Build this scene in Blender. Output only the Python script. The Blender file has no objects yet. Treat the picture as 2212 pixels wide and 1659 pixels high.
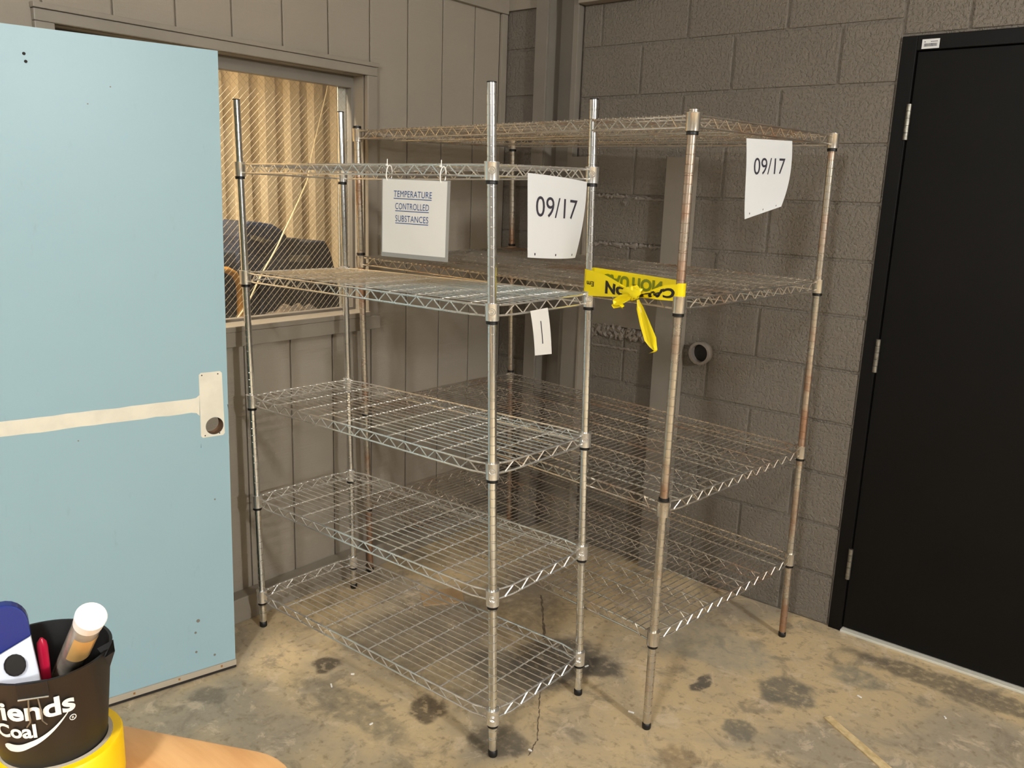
import bpy, bmesh, math, random
from mathutils import Vector, Matrix
random.seed(7)
scene = bpy.context.scene
col = scene.collection

# ------------------------------------------------------------------ camera
FPX = 1826.73
cam_d = bpy.data.cameras.new('camera'); cam = bpy.data.objects.new('camera', cam_d); col.objects.link(cam)
cam_d.sensor_fit = 'HORIZONTAL'; cam_d.sensor_width = 36.0; cam_d.lens = FPX / 2212 * 36.0
cam_d.clip_start = 0.05; cam_d.clip_end = 60
CAM = Vector((2.67285, -3.17249, 1.62353))
R_ = Vector((0.77183624, 0.63494367, 0.03339693)); U_ = Vector((-0.16557488, 0.15000379, 0.97472243)); F_ = Vector((-0.61388417, 0.75785579, -0.22090909))
M = Matrix.Identity(4)
for i in range(3):
    M[i][0] = R_[i]; M[i][1] = U_[i]; M[i][2] = -F_[i]; M[i][3] = CAM[i]
cam.matrix_world = M
scene.camera = cam

# ------------------------------------------------------------------ world, lights, exposure
world = bpy.data.worlds.new('world'); scene.world = world; world.use_nodes = True
world.node_tree.nodes['Background'].inputs[0].default_value = (0.05, 0.047, 0.042, 1)
world.node_tree.nodes['Background'].inputs[1].default_value = 0.4
vs = scene.view_settings
vs.view_transform = 'Standard'; vs.look = 'None'; vs.gamma = 1.0; vs.use_curve_mapping = False
vs.exposure = 0.0
CEIL = 3.05
LAMPS = [  # x, y, z, bulb radius, watts  (globe bulbs hanging under the ceiling)
    (6.2, -2.5, 2.62, 0.11, 720),
    (2.6, -4.7, 2.78, 0.16, 255),
]
WARM = (0.97, 1.0, 1.03)
def area(name, loc, sx, sy, w, color=WARM, rot=(0, 0, 0)):
    d = bpy.data.lights.new(name, 'AREA'); d.shape = 'RECTANGLE'; d.size = sx; d.size_y = sy; d.energy = w; d.color = color
    o = bpy.data.objects.new(name, d); col.objects.link(o); o.location = loc; o.rotation_euler = rot
    return o
for k, (x, y, z, r, w) in enumerate(LAMPS):
    d = bpy.data.lights.new('lamp_light', 'POINT'); d.energy = w; d.color = WARM; d.shadow_soft_size = r
    o = bpy.data.objects.new('lamp_light', d); col.objects.link(o); o.location = (x, y, z)
area('yard_light', (-0.30, -2.0, 2.75), 0.20, 1.2, 130, (1.0, 0.90, 0.74), (0, math.radians(-35), 0))

# ------------------------------------------------------------------ helpers
ORG = {}
def tag(o, label=None, cat=None, group=None, kind=None):
    if label: o['label'] = label
    if cat: o['category'] = cat
    if group: o['group'] = group
    if kind: o['kind'] = kind
    return o
def empty(name, loc, label=None, cat=None, group=None):
    o = bpy.data.objects.new(name, None); col.objects.link(o); o.location = loc; o.empty_display_size = 0.05
    ORG[o.name] = Vector(loc); return tag(o, label, cat, group)
def place(o, parent, org):
    ORG[o.name] = Vector(org)
    if parent is not None:
        o.parent = parent; o.location = Vector(org) - ORG[parent.name]
    else:
        o.location = org
class MB:
    def __init__(s): s.v = []; s.f = []
    def add(s, vs_, fs):
        b = len(s.v); s.v += [tuple(p) for p in vs_]; s.f += [tuple(i + b for i in f) for f in fs]; return s
    def box(s, lo, hi):
        x0, y0, z0 = lo; x1, y1, z1 = hi
        return s.add([(x0,y0,z0),(x1,y0,z0),(x1,y1,z0),(x0,y1,z0),(x0,y0,z1),(x1,y0,z1),(x1,y1,z1),(x0,y1,z1)],
                     [(0,3,2,1),(4,5,6,7),(0,1,5,4),(1,2,6,5),(2,3,7,6),(3,0,4,7)])
    def obox(s, c, ax, ay, az):   # oriented box, half axes
        c, ax, ay, az = map(Vector, (c, ax, ay, az))
        P = [c + ax*i + ay*j + az*k for k in (-1, 1) for i, j in ((-1,-1),(1,-1),(1,1),(-1,1))]
        return s.add(P, [(0,3,2,1),(4,5,6,7),(0,1,5,4),(1,2,6,5),(2,3,7,6),(3,0,4,7)])
    def tube(s, pts, r, n=6, caps=True):
        pts = [Vector(p) for p in pts]; N = len(pts); rs = r if isinstance(r, (list, tuple)) else [r]*N
        ref = None; vs_ = []; fs = []
        for i, p in enumerate(pts):
            t = (pts[min(i+1, N-1)] - pts[max(i-1, 0)]).normalized()
            if ref is None:
                ref = t.cross(Vector((0,0,1)))
                if ref.length < 1e-3: ref = t.cross(Vector((1,0,0)))
            ref = (ref - t*ref.dot(t)).normalized(); b = t.cross(ref)
            for k in range(n):
                a = 2*math.pi*k/n; vs_.append(p + (ref*math.cos(a) + b*math.sin(a))*rs[i])
        for i in range(N-1):
            for k in range(n):
                k2 = (k+1) % n; fs.append((i*n+k, i*n+k2, (i+1)*n+k2, (i+1)*n+k))
        if caps: fs += [tuple(range(n-1, -1, -1)), tuple((N-1)*n + k for k in range(n))]
        return s.add(vs_, fs)
    def lathe(s, prof, n=16, c=(0,0,0), shift=None, caps=True):   # prof [(r,z)]; shift(z)->(dx,dy)
        vs_ = []; fs = []; N = len(prof)
        for r, z in prof:
            dx, dy = shift(z) if shift else (c[0], c[1])
            zz = z if shift else z + c[2]
            for k in range(n):
                a = 2*math.pi*k/n; vs_.append((dx + r*math.cos(a), dy + r*math.sin(a), zz))
        for i in range(N-1):
            for k in range(n):
                k2 = (k+1) % n; fs.append((i*n+k, i*n+k2, (i+1)*n+k2, (i+1)*n+k))
        if caps: fs += [tuple(range(n-1, -1, -1)), tuple((N-1)*n + k for k in range(n))]
        return s.add(vs_, fs)
    def sheet(s, P, nu, nv, th=0.0004):   # P(u,v)->Vector; closed thin sheet
        A = []; Bk = []
        for j in range(nv+1):
            for i in range(nu+1):
                u, v = i/nu, j/nv; p = P(u, v); e = 1e-3
                d1 = P(min(u+e,1), v) - P(max(u-e,0), v); d2 = P(u, min(v+e,1)) - P(u, max(v-e,0))
                nn = d1.cross(d2); nn = nn.normalized() if nn.length > 1e-12 else Vector((0,0,1))
                A.append(p + nn*th/2); Bk.append(p - nn*th/2)
        W = nu+1; K = len(A); fs = []
        for j in range(nv):
            for i in range(nu):
                a = j*W+i; fs.append((a, a+1, a+1+W, a+W)); fs.append((K+a, K+a+W, K+a+1+W, K+a+1))
        for i in range(nu):
            fs.append((i, K+i, K+i+1, i+1)); a = nv*W+i; fs.append((a, a+1, K+a+1, K+a))
        for j in range(nv):
            a = j*W; fs.append((a, a+W, K+a+W, K+a)); a = j*W+nu; fs.append((a, K+a, K+a+W, a+W))
        return s.add(A + Bk, fs)
    def mesh(s, name, mat, org, smooth=False, bevel=0):
        me = bpy.data.meshes.new(name)
        o = Vector(org); me.from_pydata([(v[0]-o.x, v[1]-o.y, v[2]-o.z) for v in s.v], [], s.f)
        if bevel:
            bm = bmesh.new(); bm.from_mesh(me)
            bmesh.ops.bevel(bm, geom=[e for e in bm.edges if len(e.link_faces) == 2 and e.calc_face_angle(0) > 0.6], offset=bevel, segments=2, affect='EDGES', profile=0.6)
            bm.to_mesh(me); bm.free()
        if mat is not None: me.materials.append(mat)
        if smooth:
            me.polygons.foreach_set('use_smooth', [True]*len(me.polygons))
            try: me.set_sharp_from_angle(angle=math.radians(40))
            except Exception: pass
        me.update(); return me
    def build(s, name, mat, parent=None, org=None, smooth=False, bevel=0, **kw):
        if org is None: org = ORG[parent.name] if parent is not None else Vector((0,0,0))
        o = bpy.data.objects.new(name, s.mesh(name, mat, org, smooth, bevel)); col.objects.link(o)
        place(o, parent, org); return tag(o, **kw)
def instance(name, me, parent, loc, scale=None, rot=None):
    o = bpy.data.objects.new(name, me); col.objects.link(o); place(o, parent, loc)
    if scale: o.scale = scale
    if rot: o.rotation_euler = rot
    return o

# ------------------------------------------------------------------ materials
def srgb(r, g, b):
    f = lambda c: (c/255)/12.92 if c/255 <= 0.04045 else ((c/255+0.055)/1.055)**2.4
    return (f(r), f(g), f(b), 1)
def newmat(name):
    m = bpy.data.materials.new(name); m.use_nodes = True; nt = m.node_tree
    return m, nt, nt.nodes['Principled BSDF']
def nd(nt, typ, **kw):
    n = nt.nodes.new(typ)
    for k, v in kw.items():
        if k.startswith('i_'):
            n.inputs[k[2:].replace('_', ' ')].default_value = v
        else: setattr(n, k, v)
    return n
def mixc(nt, fac, a, b):
    n = nt.nodes.new('ShaderNodeMix'); n.data_type = 'RGBA'
    for sock, val in ((n.inputs[0], fac), (n.inputs[6], a), (n.inputs[7], b)):
        if isinstance(val, bpy.types.NodeSocket): nt.links.new(val, sock)
        else: sock.default_value = val
    return n.outputs[2]
def mth(nt, op, a, b=None, clamp=False):
    n = nt.nodes.new('ShaderNodeMath'); n.operation = op; n.use_clamp = clamp
    for i, val in enumerate((a, b)):
        if val is None: continue
        if isinstance(val, bpy.types.NodeSocket): nt.links.new(val, n.inputs[i])
        else: n.inputs[i].default_value = val
    return n.outputs[0]
def ramp(nt, src, p0, p1):
    n = nt.nodes.new('ShaderNodeMapRange'); n.interpolation_type = 'SMOOTHSTEP'
    nt.links.new(src, n.inputs[0]); n.inputs[1].default_value = p0; n.inputs[2].default_value = p1
    return n.outputs[0]
def coords(nt, scale=(1,1,1), kind='Object'):
    tc = nt.nodes.new('ShaderNodeTexCoord'); mp = nt.nodes.new('ShaderNodeMapping'); mp.inputs['Scale'].default_value = scale
    nt.links.new(tc.outputs[kind], mp.inputs[0]); return mp.outputs[0]
def noise(nt, vec, scale, detail=4, rough=0.55, dist=0.0):
    n = nt.nodes.new('ShaderNodeTexNoise'); n.inputs['Scale'].default_value = scale; n.inputs['Detail'].default_value = detail
    n.inputs['Roughness'].default_value = rough; n.inputs['Distortion'].default_value = dist
    nt.links.new(vec, n.inputs['Vector']); return n.outputs['Fac']
def world_pos(nt, scale=(1,1,1)):
    g = nt.nodes.new('ShaderNodeNewGeometry'); mp = nt.nodes.new('ShaderNodeMapping'); mp.inputs['Scale'].default_value = scale
    nt.links.new(g.outputs['Position'], mp.inputs[0]); return mp.outputs[0]
def bump(nt, bsdf, h, strength, dist):
    b = nt.nodes.new('ShaderNodeBump'); b.inputs['Strength'].default_value = strength; b.inputs['Distance'].default_value = dist
    nt.links.new(h, b.inputs['Height']); nt.links.new(b.outputs[0], bsdf.inputs['Normal'])
def plain(name, c, rough=0.5, metal=0.0, var=0.0, vscale=6, bmp=0.0, bscale=80, vec_scale=(1,1,1), spec=0.5, c2=None):
    m, nt, b = newmat(name); b.inputs['Roughness'].default_value = rough; b.inputs['Metallic'].default_value = metal
    b.inputs['Specular IOR Level'].default_value = spec
    b.inputs['Base Color'].default_value = c
    if var or bmp or c2:
        v = world_pos(nt, vec_scale)
    if c2 or var:
        c2 = c2 or tuple(x*(1-var) for x in c[:3]) + (1,)
        nt.links.new(mixc(nt, ramp(nt, noise(nt, v, vscale, 5), 0.35, 0.7), c, c2), b.inputs['Base Color'])
    if bmp: bump(nt, b, noise(nt, v, bscale, 3), bmp, 0.003)
    return m

PAINT = srgb(138, 129, 117)
def paint_block():
    m, nt, b = newmat('painted_block'); v = world_pos(nt)
    n1 = noise(nt, v, 3.0, 4); c = mixc(nt, n1, srgb(110, 102, 91), srgb(121, 113, 101))
    nt.links.new(c, b.inputs['Base Color']); b.inputs['Roughness'].default_value = 0.45; b.inputs['Specular IOR Level'].default_value = 0.35
    h = mth(nt, 'ADD', ramp(nt, noise(nt, v, 95, 3), 0.30, 0.55), mth(nt, 'MULTIPLY', noise(nt, v, 260, 2), 0.5))
    bump(nt, b, h, 0.75, 0.0030); return m
def paint_siding():
    m, nt, b = newmat('painted_siding'); v = world_pos(nt); v2 = world_pos(nt, (1, 9, 160))
    c = mixc(nt, noise(nt, v, 2.5, 4), srgb(146, 136, 120), srgb(158, 147, 131))
    nt.links.new(c, b.inputs['Base Color']); b.inputs['Roughness'].default_value = 0.5; b.inputs['Specular IOR Level'].default_value = 0.3
    bump(nt, b, mth(nt, 'ADD', noise(nt, v2, 1.0, 4), mth(nt, 'MULTIPLY', noise(nt, v, 180, 2), 0.5)), 0.6, 0.0022); return m
M_BLOCK = paint_block(); M_SIDING = paint_siding()
M_TRIM = plain('painted_trim', srgb(146, 136, 121), 0.42, var=0.08, bmp=0.08, bscale=40)
M_STEEL = plain('painted_steel', srgb(129, 121, 109), 0.4, var=0.08, bmp=0.05, bscale=30)
M_BACK = plain('plain_wall', srgb(140, 133, 122), 0.7, var=0.1, vscale=2)
M_CEIL = plain('ceiling_paint', srgb(214, 210, 203), 0.8, var=0.1, vscale=2)
M_BLACK = plain('black_door_paint', srgb(14, 12, 9), 0.55, var=0.15, vscale=3, spec=0.16)
M_BLACKFRAME = plain('black_frame_paint', srgb(13, 11, 9), 0.5, var=0.1, spec=0.18)
M_RUBBER = plain('black_plastic', srgb(16, 15, 14), 0.45)
M_HINGE = plain('brushed_steel', srgb(150, 145, 132), 0.4, 0.8, var=0.35, vscale=90)
M_WHITE = plain('unpainted_white', srgb(236, 228, 206), 0.5, var=0.10, vscale=14)
M_PAPER = plain('paper', srgb(226, 222, 214), 0.75, var=0.02)
M_PAPER2 = plain('copy_paper', srgb(222, 222, 220), 0.75, var=0.02)
M_INK = plain('ink', srgb(52, 48, 58), 0.7)
M_BLUEINK = plain('blue_ink', srgb(30, 72, 128), 0.7)
M_GLOSSFILM = plain('laminate', srgb(150, 146, 138), 0.18)
M_TABLE = plain('laminate_wood', srgb(226, 176, 118), 0.38, c2=srgb(205, 150, 94), vscale=1.0, vec_scale=(4, 30, 30))
M_YTAPE = plain('yellow_tape', srgb(252, 205, 12), 0.42, var=0.05)
M_CARD = plain('cardboard', srgb(176, 146, 106), 0.8, var=0.12, vscale=20)
M_STICK = plain('pale_wood', srgb(226, 202, 154), 0.6, c2=srgb(200, 170, 118), vscale=2, vec_scale=(20, 20, 5))
M_BUCKET = plain('black_foam', srgb(21, 20, 19), 0.5, var=0.15, vscale=10)
M_LETTER = plain('white_print', srgb(236, 233, 222), 0.5)
M_NAVY = plain('navy_plastic', srgb(24, 42, 112), 0.25)
M_WPLASTIC = plain('white_plastic', srgb(226, 228, 236), 0.3)
M_CAPWHITE = plain('white_cap', srgb(250, 246, 238), 0.3)
M_TUBE = plain('clear_tube', srgb(176, 166, 150), 0.12, var=0.5, vscale=30)
M_LABELOR = plain('orange_label', srgb(214, 168, 100), 0.5, var=0.1, vscale=30)
M_RED = plain('red_plastic', srgb(205, 30, 66), 0.25)
M_DARKHOLE = plain('dark_recess', srgb(34, 29, 24), 0.8)
M_CORE = plain('grey_card_core', srgb(176, 164, 144), 0.8)
M_CORR = plain('tan_metal', srgb(222, 204, 168), 0.55, c2=srgb(200, 178, 138), vscale=2.2)
M_MACH = plain('dark_blue_paint', srgb(40, 48, 60), 0.5, c2=srgb(30, 34, 40), vscale=7)
M_MACH2 = plain('dusty_blue_paint', srgb(44, 54, 74), 0.5, c2=srgb(36, 40, 48), vscale=7)
M_PLATE = plain('worn_plate', srgb(122, 118, 104), 0.6, c2=srgb(70, 68, 62), vscale=40)
M_ORANGE = plain('ochre_pipe', srgb(164, 118, 52), 0.5, var=0.3, vscale=12)
M_CORD = plain('cream_cord', srgb(214, 196, 156), 0.7)
M_DEBRIS = plain('brown_debris', srgb(92, 78, 62), 0.95, c2=srgb(48, 44, 40), vscale=30, bmp=0.8, bscale=60)
M_WIRE = plain('dull_wire', srgb(132, 118, 92), 0.5, 0.3)
M_PALE = plain('pale_strip', srgb(208, 204, 188), 0.6, var=0.08)
M_CRACK = plain('crack_filler', srgb(112, 96, 76), 0.9, var=0.3, vscale=30)
M_CONC = plain('rough_mortar', srgb(134, 124, 112), 0.7, var=0.2, vscale=25, bmp=0.7, bscale=70)

def chrome():
    m, nt, b = newmat('chrome'); v = world_pos(nt)
    c = mixc(nt, ramp(nt, noise(nt, v, 7, 4), 0.45, 0.75), srgb(238, 240, 240), srgb(216, 215, 211))
    nt.links.new(c, b.inputs['Base Color']); b.inputs['Metallic'].default_value = 1.0
    nt.links.new(mth(nt, 'ADD', mth(nt, 'MULTIPLY', noise(nt, v, 30, 3), 0.12), 0.10), b.inputs['Roughness']); return m
def rusty(name, a, bb, lo, hi):
    m, nt, b = newmat(name); v = world_pos(nt)
    f = ramp(nt, noise(nt, v, 4.2, 5, 0.6), lo, hi)
    nt.links.new(mixc(nt, f, a, bb), b.inputs['Base Color']); b.inputs['Metallic'].default_value = 0.85
    nt.links.new(mth(nt, 'ADD', mth(nt, 'MULTIPLY', f, 0.2), 0.24), b.inputs['Roughness']); return m
M_CHROME = chrome()
M_CWIRE = rusty('bright_wire', srgb(238, 236, 230), srgb(214, 206, 194), 0.45, 0.75)
M_RPOST = rusty('tarnished_post', srgb(202, 194, 178), srgb(174, 138, 112), 0.42, 0.62)
M_RWIRE = rusty('tarnished_wire', srgb(212, 204, 190), srgb(178, 148, 122), 0.48, 0.72)

def floor_mat():
    m, nt, b = newmat('stained_concrete'); v = world_pos(nt)
    n1 = noise(nt, v, 1.6, 7, 0.6, 0.4); n2 = noise(nt, v, 6.5, 6, 0.65, 0.8); n3 = noise(nt, v, 34, 4, 0.6)
    c = mixc(nt, ramp(nt, n1, 0.40, 0.60), srgb(164, 151, 129), srgb(208, 184, 142))
    c = mixc(nt, mth(nt, 'MULTIPLY', ramp(nt, n2, 0.50, 0.66), 0.70), c, srgb(134, 122, 103))
    c = mixc(nt, mth(nt, 'MULTIPLY', ramp(nt, n3, 0.52, 0.72), 0.60), c, srgb(124, 106, 80))
    n4 = noise(nt, v, 11, 5, 0.7, 0.6)
    c = mixc(nt, mth(nt, 'MULTIPLY', ramp(nt, n4, 0.54, 0.66), 0.55), c, srgb(222, 202, 172))
    n5 = noise(nt, v, 70, 3, 0.6)
    c = mixc(nt, mth(nt, 'MULTIPLY', ramp(nt, n5, 0.50, 0.70), 0.35), c, srgb(190, 166, 136))
    # stains: x, y, radius x, radius y, colour, strength
    ST = [(0.531,-1.494,0.055,0.05,(74,64,52),0.85),(0.975,-1.44,0.07,0.06,(78,66,54),0.8),(1.10,-0.93,0.16,0.20,(84,78,70),0.85),
          (1.02,-1.10,0.20,0.10,(92,86,76),0.7),(1.774,-0.86,0.055,0.055,(112,108,96),0.75),(1.81,-0.56,0.10,0.10,(100,98,90),0.75),
          (1.555,-0.70,0.022,0.06,(80,76,72),0.85),(1.25,-0.86,0.08,0.08,(84,78,70),0.8),(1.24,-1.42,0.10,0.08,(92,84,72),0.75),
          (2.20,-0.13,0.35,0.07,(96,88,76),0.7),(1.95,-0.30,0.09,0.07,(132,130,116),0.6),(0.40,-1.87,0.06,0.05,(104,94,80),0.6),
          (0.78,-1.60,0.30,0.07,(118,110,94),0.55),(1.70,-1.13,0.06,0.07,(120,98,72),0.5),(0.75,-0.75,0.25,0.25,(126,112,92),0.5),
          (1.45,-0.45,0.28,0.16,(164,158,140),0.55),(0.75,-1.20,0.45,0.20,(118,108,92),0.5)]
    w = nt.nodes.new('ShaderNodeTexNoise'); w.inputs['Scale'].default_value = 9; w.inputs['Detail'].default_value = 5; nt.links.new(v, w.inputs['Vector'])
    off = nt.nodes.new('ShaderNodeVectorMath'); off.operation = 'MULTIPLY_ADD'
    nt.links.new(w.outputs['Color'], off.inputs[0]); off.inputs[1].default_value = (0.10, 0.10, 0); nt.links.new(v, off.inputs[2])
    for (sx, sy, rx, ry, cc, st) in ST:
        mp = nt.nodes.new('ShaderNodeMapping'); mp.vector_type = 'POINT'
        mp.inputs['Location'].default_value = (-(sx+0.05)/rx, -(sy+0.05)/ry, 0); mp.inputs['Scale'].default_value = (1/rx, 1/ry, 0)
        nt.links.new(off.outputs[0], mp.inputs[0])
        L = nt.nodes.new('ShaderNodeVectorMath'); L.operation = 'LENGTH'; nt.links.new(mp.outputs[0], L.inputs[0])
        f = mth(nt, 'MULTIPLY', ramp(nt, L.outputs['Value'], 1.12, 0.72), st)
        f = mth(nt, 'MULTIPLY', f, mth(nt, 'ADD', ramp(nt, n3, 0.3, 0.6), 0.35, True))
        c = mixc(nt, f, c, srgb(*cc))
    nt.links.new(c, b.inputs['Base Color'])
    b.inputs['Specular IOR Level'].default_value = 0.4
    nt.links.new(mth(nt, 'ADD', mth(nt, 'MULTIPLY', n2, 0.25), 0.42), b.inputs['Roughness'])
    bump(nt, b, mth(nt, 'ADD', n2, mth(nt, 'MULTIPLY', n3, 0.5)), 0.12, 0.004); return m
M_FLOOR = floor_mat()
def door_blue():
    m, nt, b = newmat('light_blue_paint'); v = world_pos(nt)
    c = mixc(nt, noise(nt, v, 1.3, 4), srgb(150, 180, 189), srgb(157, 186, 191))
    n2 = noise(nt, world_pos(nt, (3, 3, 1)), 9, 5, 0.65)
    c = mixc(nt, mth(nt, 'MULTIPLY', ramp(nt, n2, 0.63, 0.78), 0.35), c, srgb(140, 158, 160))
    nt.links.new(c, b.inputs['Base Color']); b.inputs['Roughness'].default_value = 0.38; b.inputs['Specular IOR Level'].default_value = 0.4; return m
M_BLUE = door_blue()
def glass():
    m, nt, b = newmat('window_glass')
    t = nt.nodes.new('ShaderNodeBsdfTransparent'); g = nt.nodes.new('ShaderNodeBsdfGlossy'); g.inputs['Roughness'].default_value = 0.03
    d = nt.nodes.new('ShaderNodeBsdfDiffuse'); d.inputs['Color'].default_value = srgb(170, 160, 140)
    mx = nt.nodes.new('ShaderNodeMixShader'); mx.inputs[0].default_value = 0.05; mx2 = nt.nodes.new('ShaderNodeMixShader'); mx2.inputs[0].default_value = 0.06
    nt.links.new(t.outputs[0], mx.inputs[1]); nt.links.new(g.outputs[0], mx.inputs[2])
    nt.links.new(mx.outputs[0], mx2.inputs[1]); nt.links.new(d.outputs[0], mx2.inputs[2])
    nt.links.new(mx2.outputs[0], nt.nodes['Material Output'].inputs[0]); return m
M_GLASS = glass()
def caution():
    m, nt, b = newmat('caution_film'); b.inputs['Base Color'].default_value = srgb(255, 232, 20); b.inputs['Roughness'].default_value = 0.32
    tr = nt.nodes.new('ShaderNodeBsdfTranslucent'); tr.inputs['Color'].default_value = srgb(250, 235, 30)
    mx = nt.nodes.new('ShaderNodeMixShader'); mx.inputs[0].default_value = 0.22
    nt.links.new(b.outputs[0], mx.inputs[1]); nt.links.new(tr.outputs[0], mx.inputs[2]); nt.links.new(mx.outputs[0], nt.nodes['Material Output'].inputs[0]); return m
M_CAUTION = caution()
def bulb():
    m, nt, b = newmat('lit_bulb'); b.inputs['Emission Color'].default_value = (1, 0.97, 0.92, 1); b.inputs['Emission Strength'].default_value = 12; return m
M_BULB = bulb()
M_CINK = plain('caution_ink', srgb(30, 22, 12), 0.5)
M_CINK2 = plain('caution_ink_through_film', srgb(120, 128, 20), 0.5)

# ------------------------------------------------------------------ lettering
_dg = None
def text2d(s, bold=0.0, space=1.0):
    cu = bpy.data.curves.new('t', 'FONT'); cu.body = s; cu.space_character = space; cu.offset = bold; cu.resolution_u = 4; cu.fill_mode = 'FRONT'
    o = bpy.data.objects.new('t', cu); col.objects.link(o)
    dg = bpy.context.evaluated_depsgraph_get(); dg.update()
    me = bpy.data.meshes.new_from_object(o.evaluated_get(dg))
    bm = bmesh.new(); bm.from_mesh(me); bmesh.ops.triangulate(bm, faces=bm.faces[:])
    bmesh.ops.remove_doubles(bm, verts=bm.verts[:], dist=1e-5)
    for _ in range(3):
        es = [e for e in bm.edges if e.calc_length() > 0.12]
        if not es: break
        bmesh.ops.subdivide_edges(bm, edges=es, cuts=1); bmesh.ops.triangulate(bm, faces=bm.faces[:])
    bm.verts.ensure_lookup_table()
    v = [(p.co.x, p.co.y) for p in bm.verts]; f = [tuple(q.index for q in fc.verts) for fc in bm.faces]; bm.free()
    bpy.data.objects.remove(o); bpy.data.curves.remove(cu); bpy.data.meshes.remove(me)
    x0 = min(p[0] for p in v); x1 = max(p[0] for p in v); y0 = min(p[1] for p in v); y1 = max(p[1] for p in v)
    return [((p[0]-x0)/(x1-x0), (p[1]-y0)/(y1-y0)) for p in v], f
def put_text(mb, s, P, u0, u1, v0, v1, off, bold=0.0, flip=1, space=1.0):
    """map text box to [u0,u1]x[v0,v1] of the surface P, lifted off along flip*normal"""
    tv, tf = text2d(s, bold, space); out = []
    for a, b in tv:
        out.append(lift(P, u0 + (u1-u0)*a, v0 + (v1-v0)*b, off*flip))
    mb.add(out, tf)
def lift(P, u, v, off):
    e = 2e-3; p = P(u, v); d1 = P(u+e, v) - P(u-e, v); d2 = P(u, v+e) - P(u, v-e); n = d1.cross(d2)
    return p + (n.normalized()*off if n.length > 1e-12 else Vector())
def put_bar(mb, P, u0, u1, v0, v1, off, n=6):
    for i in range(n):
        a, b = u0+(u1-u0)*i/n, u0+(u1-u0)*(i+1)/n
        mb.add([lift(P, a, v0, off), lift(P, b, v0, off), lift(P, b, v1, off), lift(P, a, v1, off)], [(0,1,2,3)])
def put_disc(mb, P, u, v, ru, rv, off, n=12):
    mb.add([lift(P, u+ru*math.cos(2*math.pi*k/n), v+rv*math.sin(2*math.pi*k/n), off) for k in range(n)], [tuple(range(n))])

# ================================================================== SETTING
XJ = 1.7457; B = 0.2032; G0 = -0.2156
XMAX, YMIN = 9.0, -8.0
fl = MB().box((-1.6, YMIN, -0.1), (XMAX, 0.35, 0.0)).build('floor', M_FLOOR, kind='structure')
MB().box((-1.6, YMIN, CEIL), (XMAX, 0.35, CEIL+0.1)).build('ceiling', M_CEIL, kind='structure')
MB().box((XMAX, YMIN, 0), (XMAX+0.1, 0.35, CEIL)).build('wall_far', M_BACK, kind='structure')
MB().box((-0.10, YMIN-0.1, 0), (XMAX, YMIN, CEIL)).build('wall_back', M_BACK, kind='structure')

# ---- left wall: backing with window opening, boards with grooves
WY0, WY1, WZ0, WZ1 = -2.02, -0.854, 1.125, 2.05
wl = MB()
wl.box((-0.10, YMIN, 0), (-0.009, WY0, CEIL)); wl.box((-0.10, WY1, 0), (-0.009, 0.0, CEIL))
wl.box((-0.10, WY0, 0), (-0.009, WY1, WZ0-0.02)); wl.box((-0.10, WY0, WZ1), (-0.009, WY1, CEIL))
wall_left = wl.build('wall_left', M_SIDING, kind='structure')
def board(y0, y1, z0, z1):
    MB().box((-0.009, y0+0.0035, z0), (0.0, y1-0.0035, z1)).build('siding_board', M_SIDING, wall_left, org=(0, (y0+y1)/2, z0), bevel=0.0018)
board(G0, -0.045, 0.0, CEIL)
i = 0
while True:
    y1 = G0 - B*i; y0 = y1 - B
    if y1 < -5.2: break
    if -2.06 < y0 and y1 < -0.80:
        board(y0, y1, 0.0, 1.10); board(y0, y1, 2.055, CEIL)
    else: board(y0, y1, 0.0, CEIL)
    i += 1
MB().box((-0.009, YMIN, 0), (0, G0-B*i+0.0, CEIL)).build('siding_sheet', M_SIDING, wall_left)
MB().box((0.0, -0.047, 0.0), (0.016, -0.010, 2.41)).build('trim_1', M_TRIM, bevel=0.002, kind='structure')
MB().box((0.0, -3.2, 2.411), (0.022, -0.012, CEIL)).build('trim_2', M_TRIM, bevel=0.002, kind='structure')
MB().box((0.0, -2.95, 0.0), (0.062, -0.06, 0.098)).build('baseboard_left', M_TRIM, bevel=0.004, kind='structure')

# ---- window
win = empty('window_1', (0, (WY0+WY1)/2, WZ0)); tag(win, kind='structure')
def casing(lo, hi, nm='casing', bv=0.003): return MB().box(lo, hi).build(nm, M_TRIM, win, bevel=bv)
casing((0.0005, WY1, 1.075), (0.020, WY1+0.052, 2.0495)); casing((0.0005, WY0-0.055, 1.075), (0.020, WY0, 2.0495))
casing((0.0005, WY0-0.055, 2.05), (0.020, WY1+0.052, 2.083)); casing((0.0005, WY0-0.058, 2.0835), (0.028, WY1+0.055, 2.099), 'drip_cap', 0.002)
casing((-0.10, WY0, WZ0-0.02), (0.034, WY1, WZ0), 'sill'); casing((0.0005, WY0-0.055, 1.050), (0.030, WY1+0.056, WZ0-0.0205), 'apron')
FR = MB(); gx = -0.085
FR.box((-0.10, WY0, WZ1-0.045), (gx+0.02, WY1, WZ1)); FR.box((-0.10, WY1-0.012, WZ0), (gx+0.02, WY1, WZ1-0.045))
FR.box((-0.10, WY0, WZ0), (gx+0.02, WY0+0.02, WZ1-0.045)); FR.box((-0.10, WY0+0.02, WZ0), (gx+0.02, WY1-0.012, WZ0+0.010))
FR.build('sash', M_STEEL, win, bevel=0.001)
MB().box((gx-0.003, WY0+0.021, WZ0+0.011), (gx+0.003, WY1-0.013, WZ1-0.046)).build('pane', M_GLASS, win)
ms = MB(); a0, a1, b0, b1 = WY0+0.022, WY1-0.014, WZ0+0.012, WZ1-0.047
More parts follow.
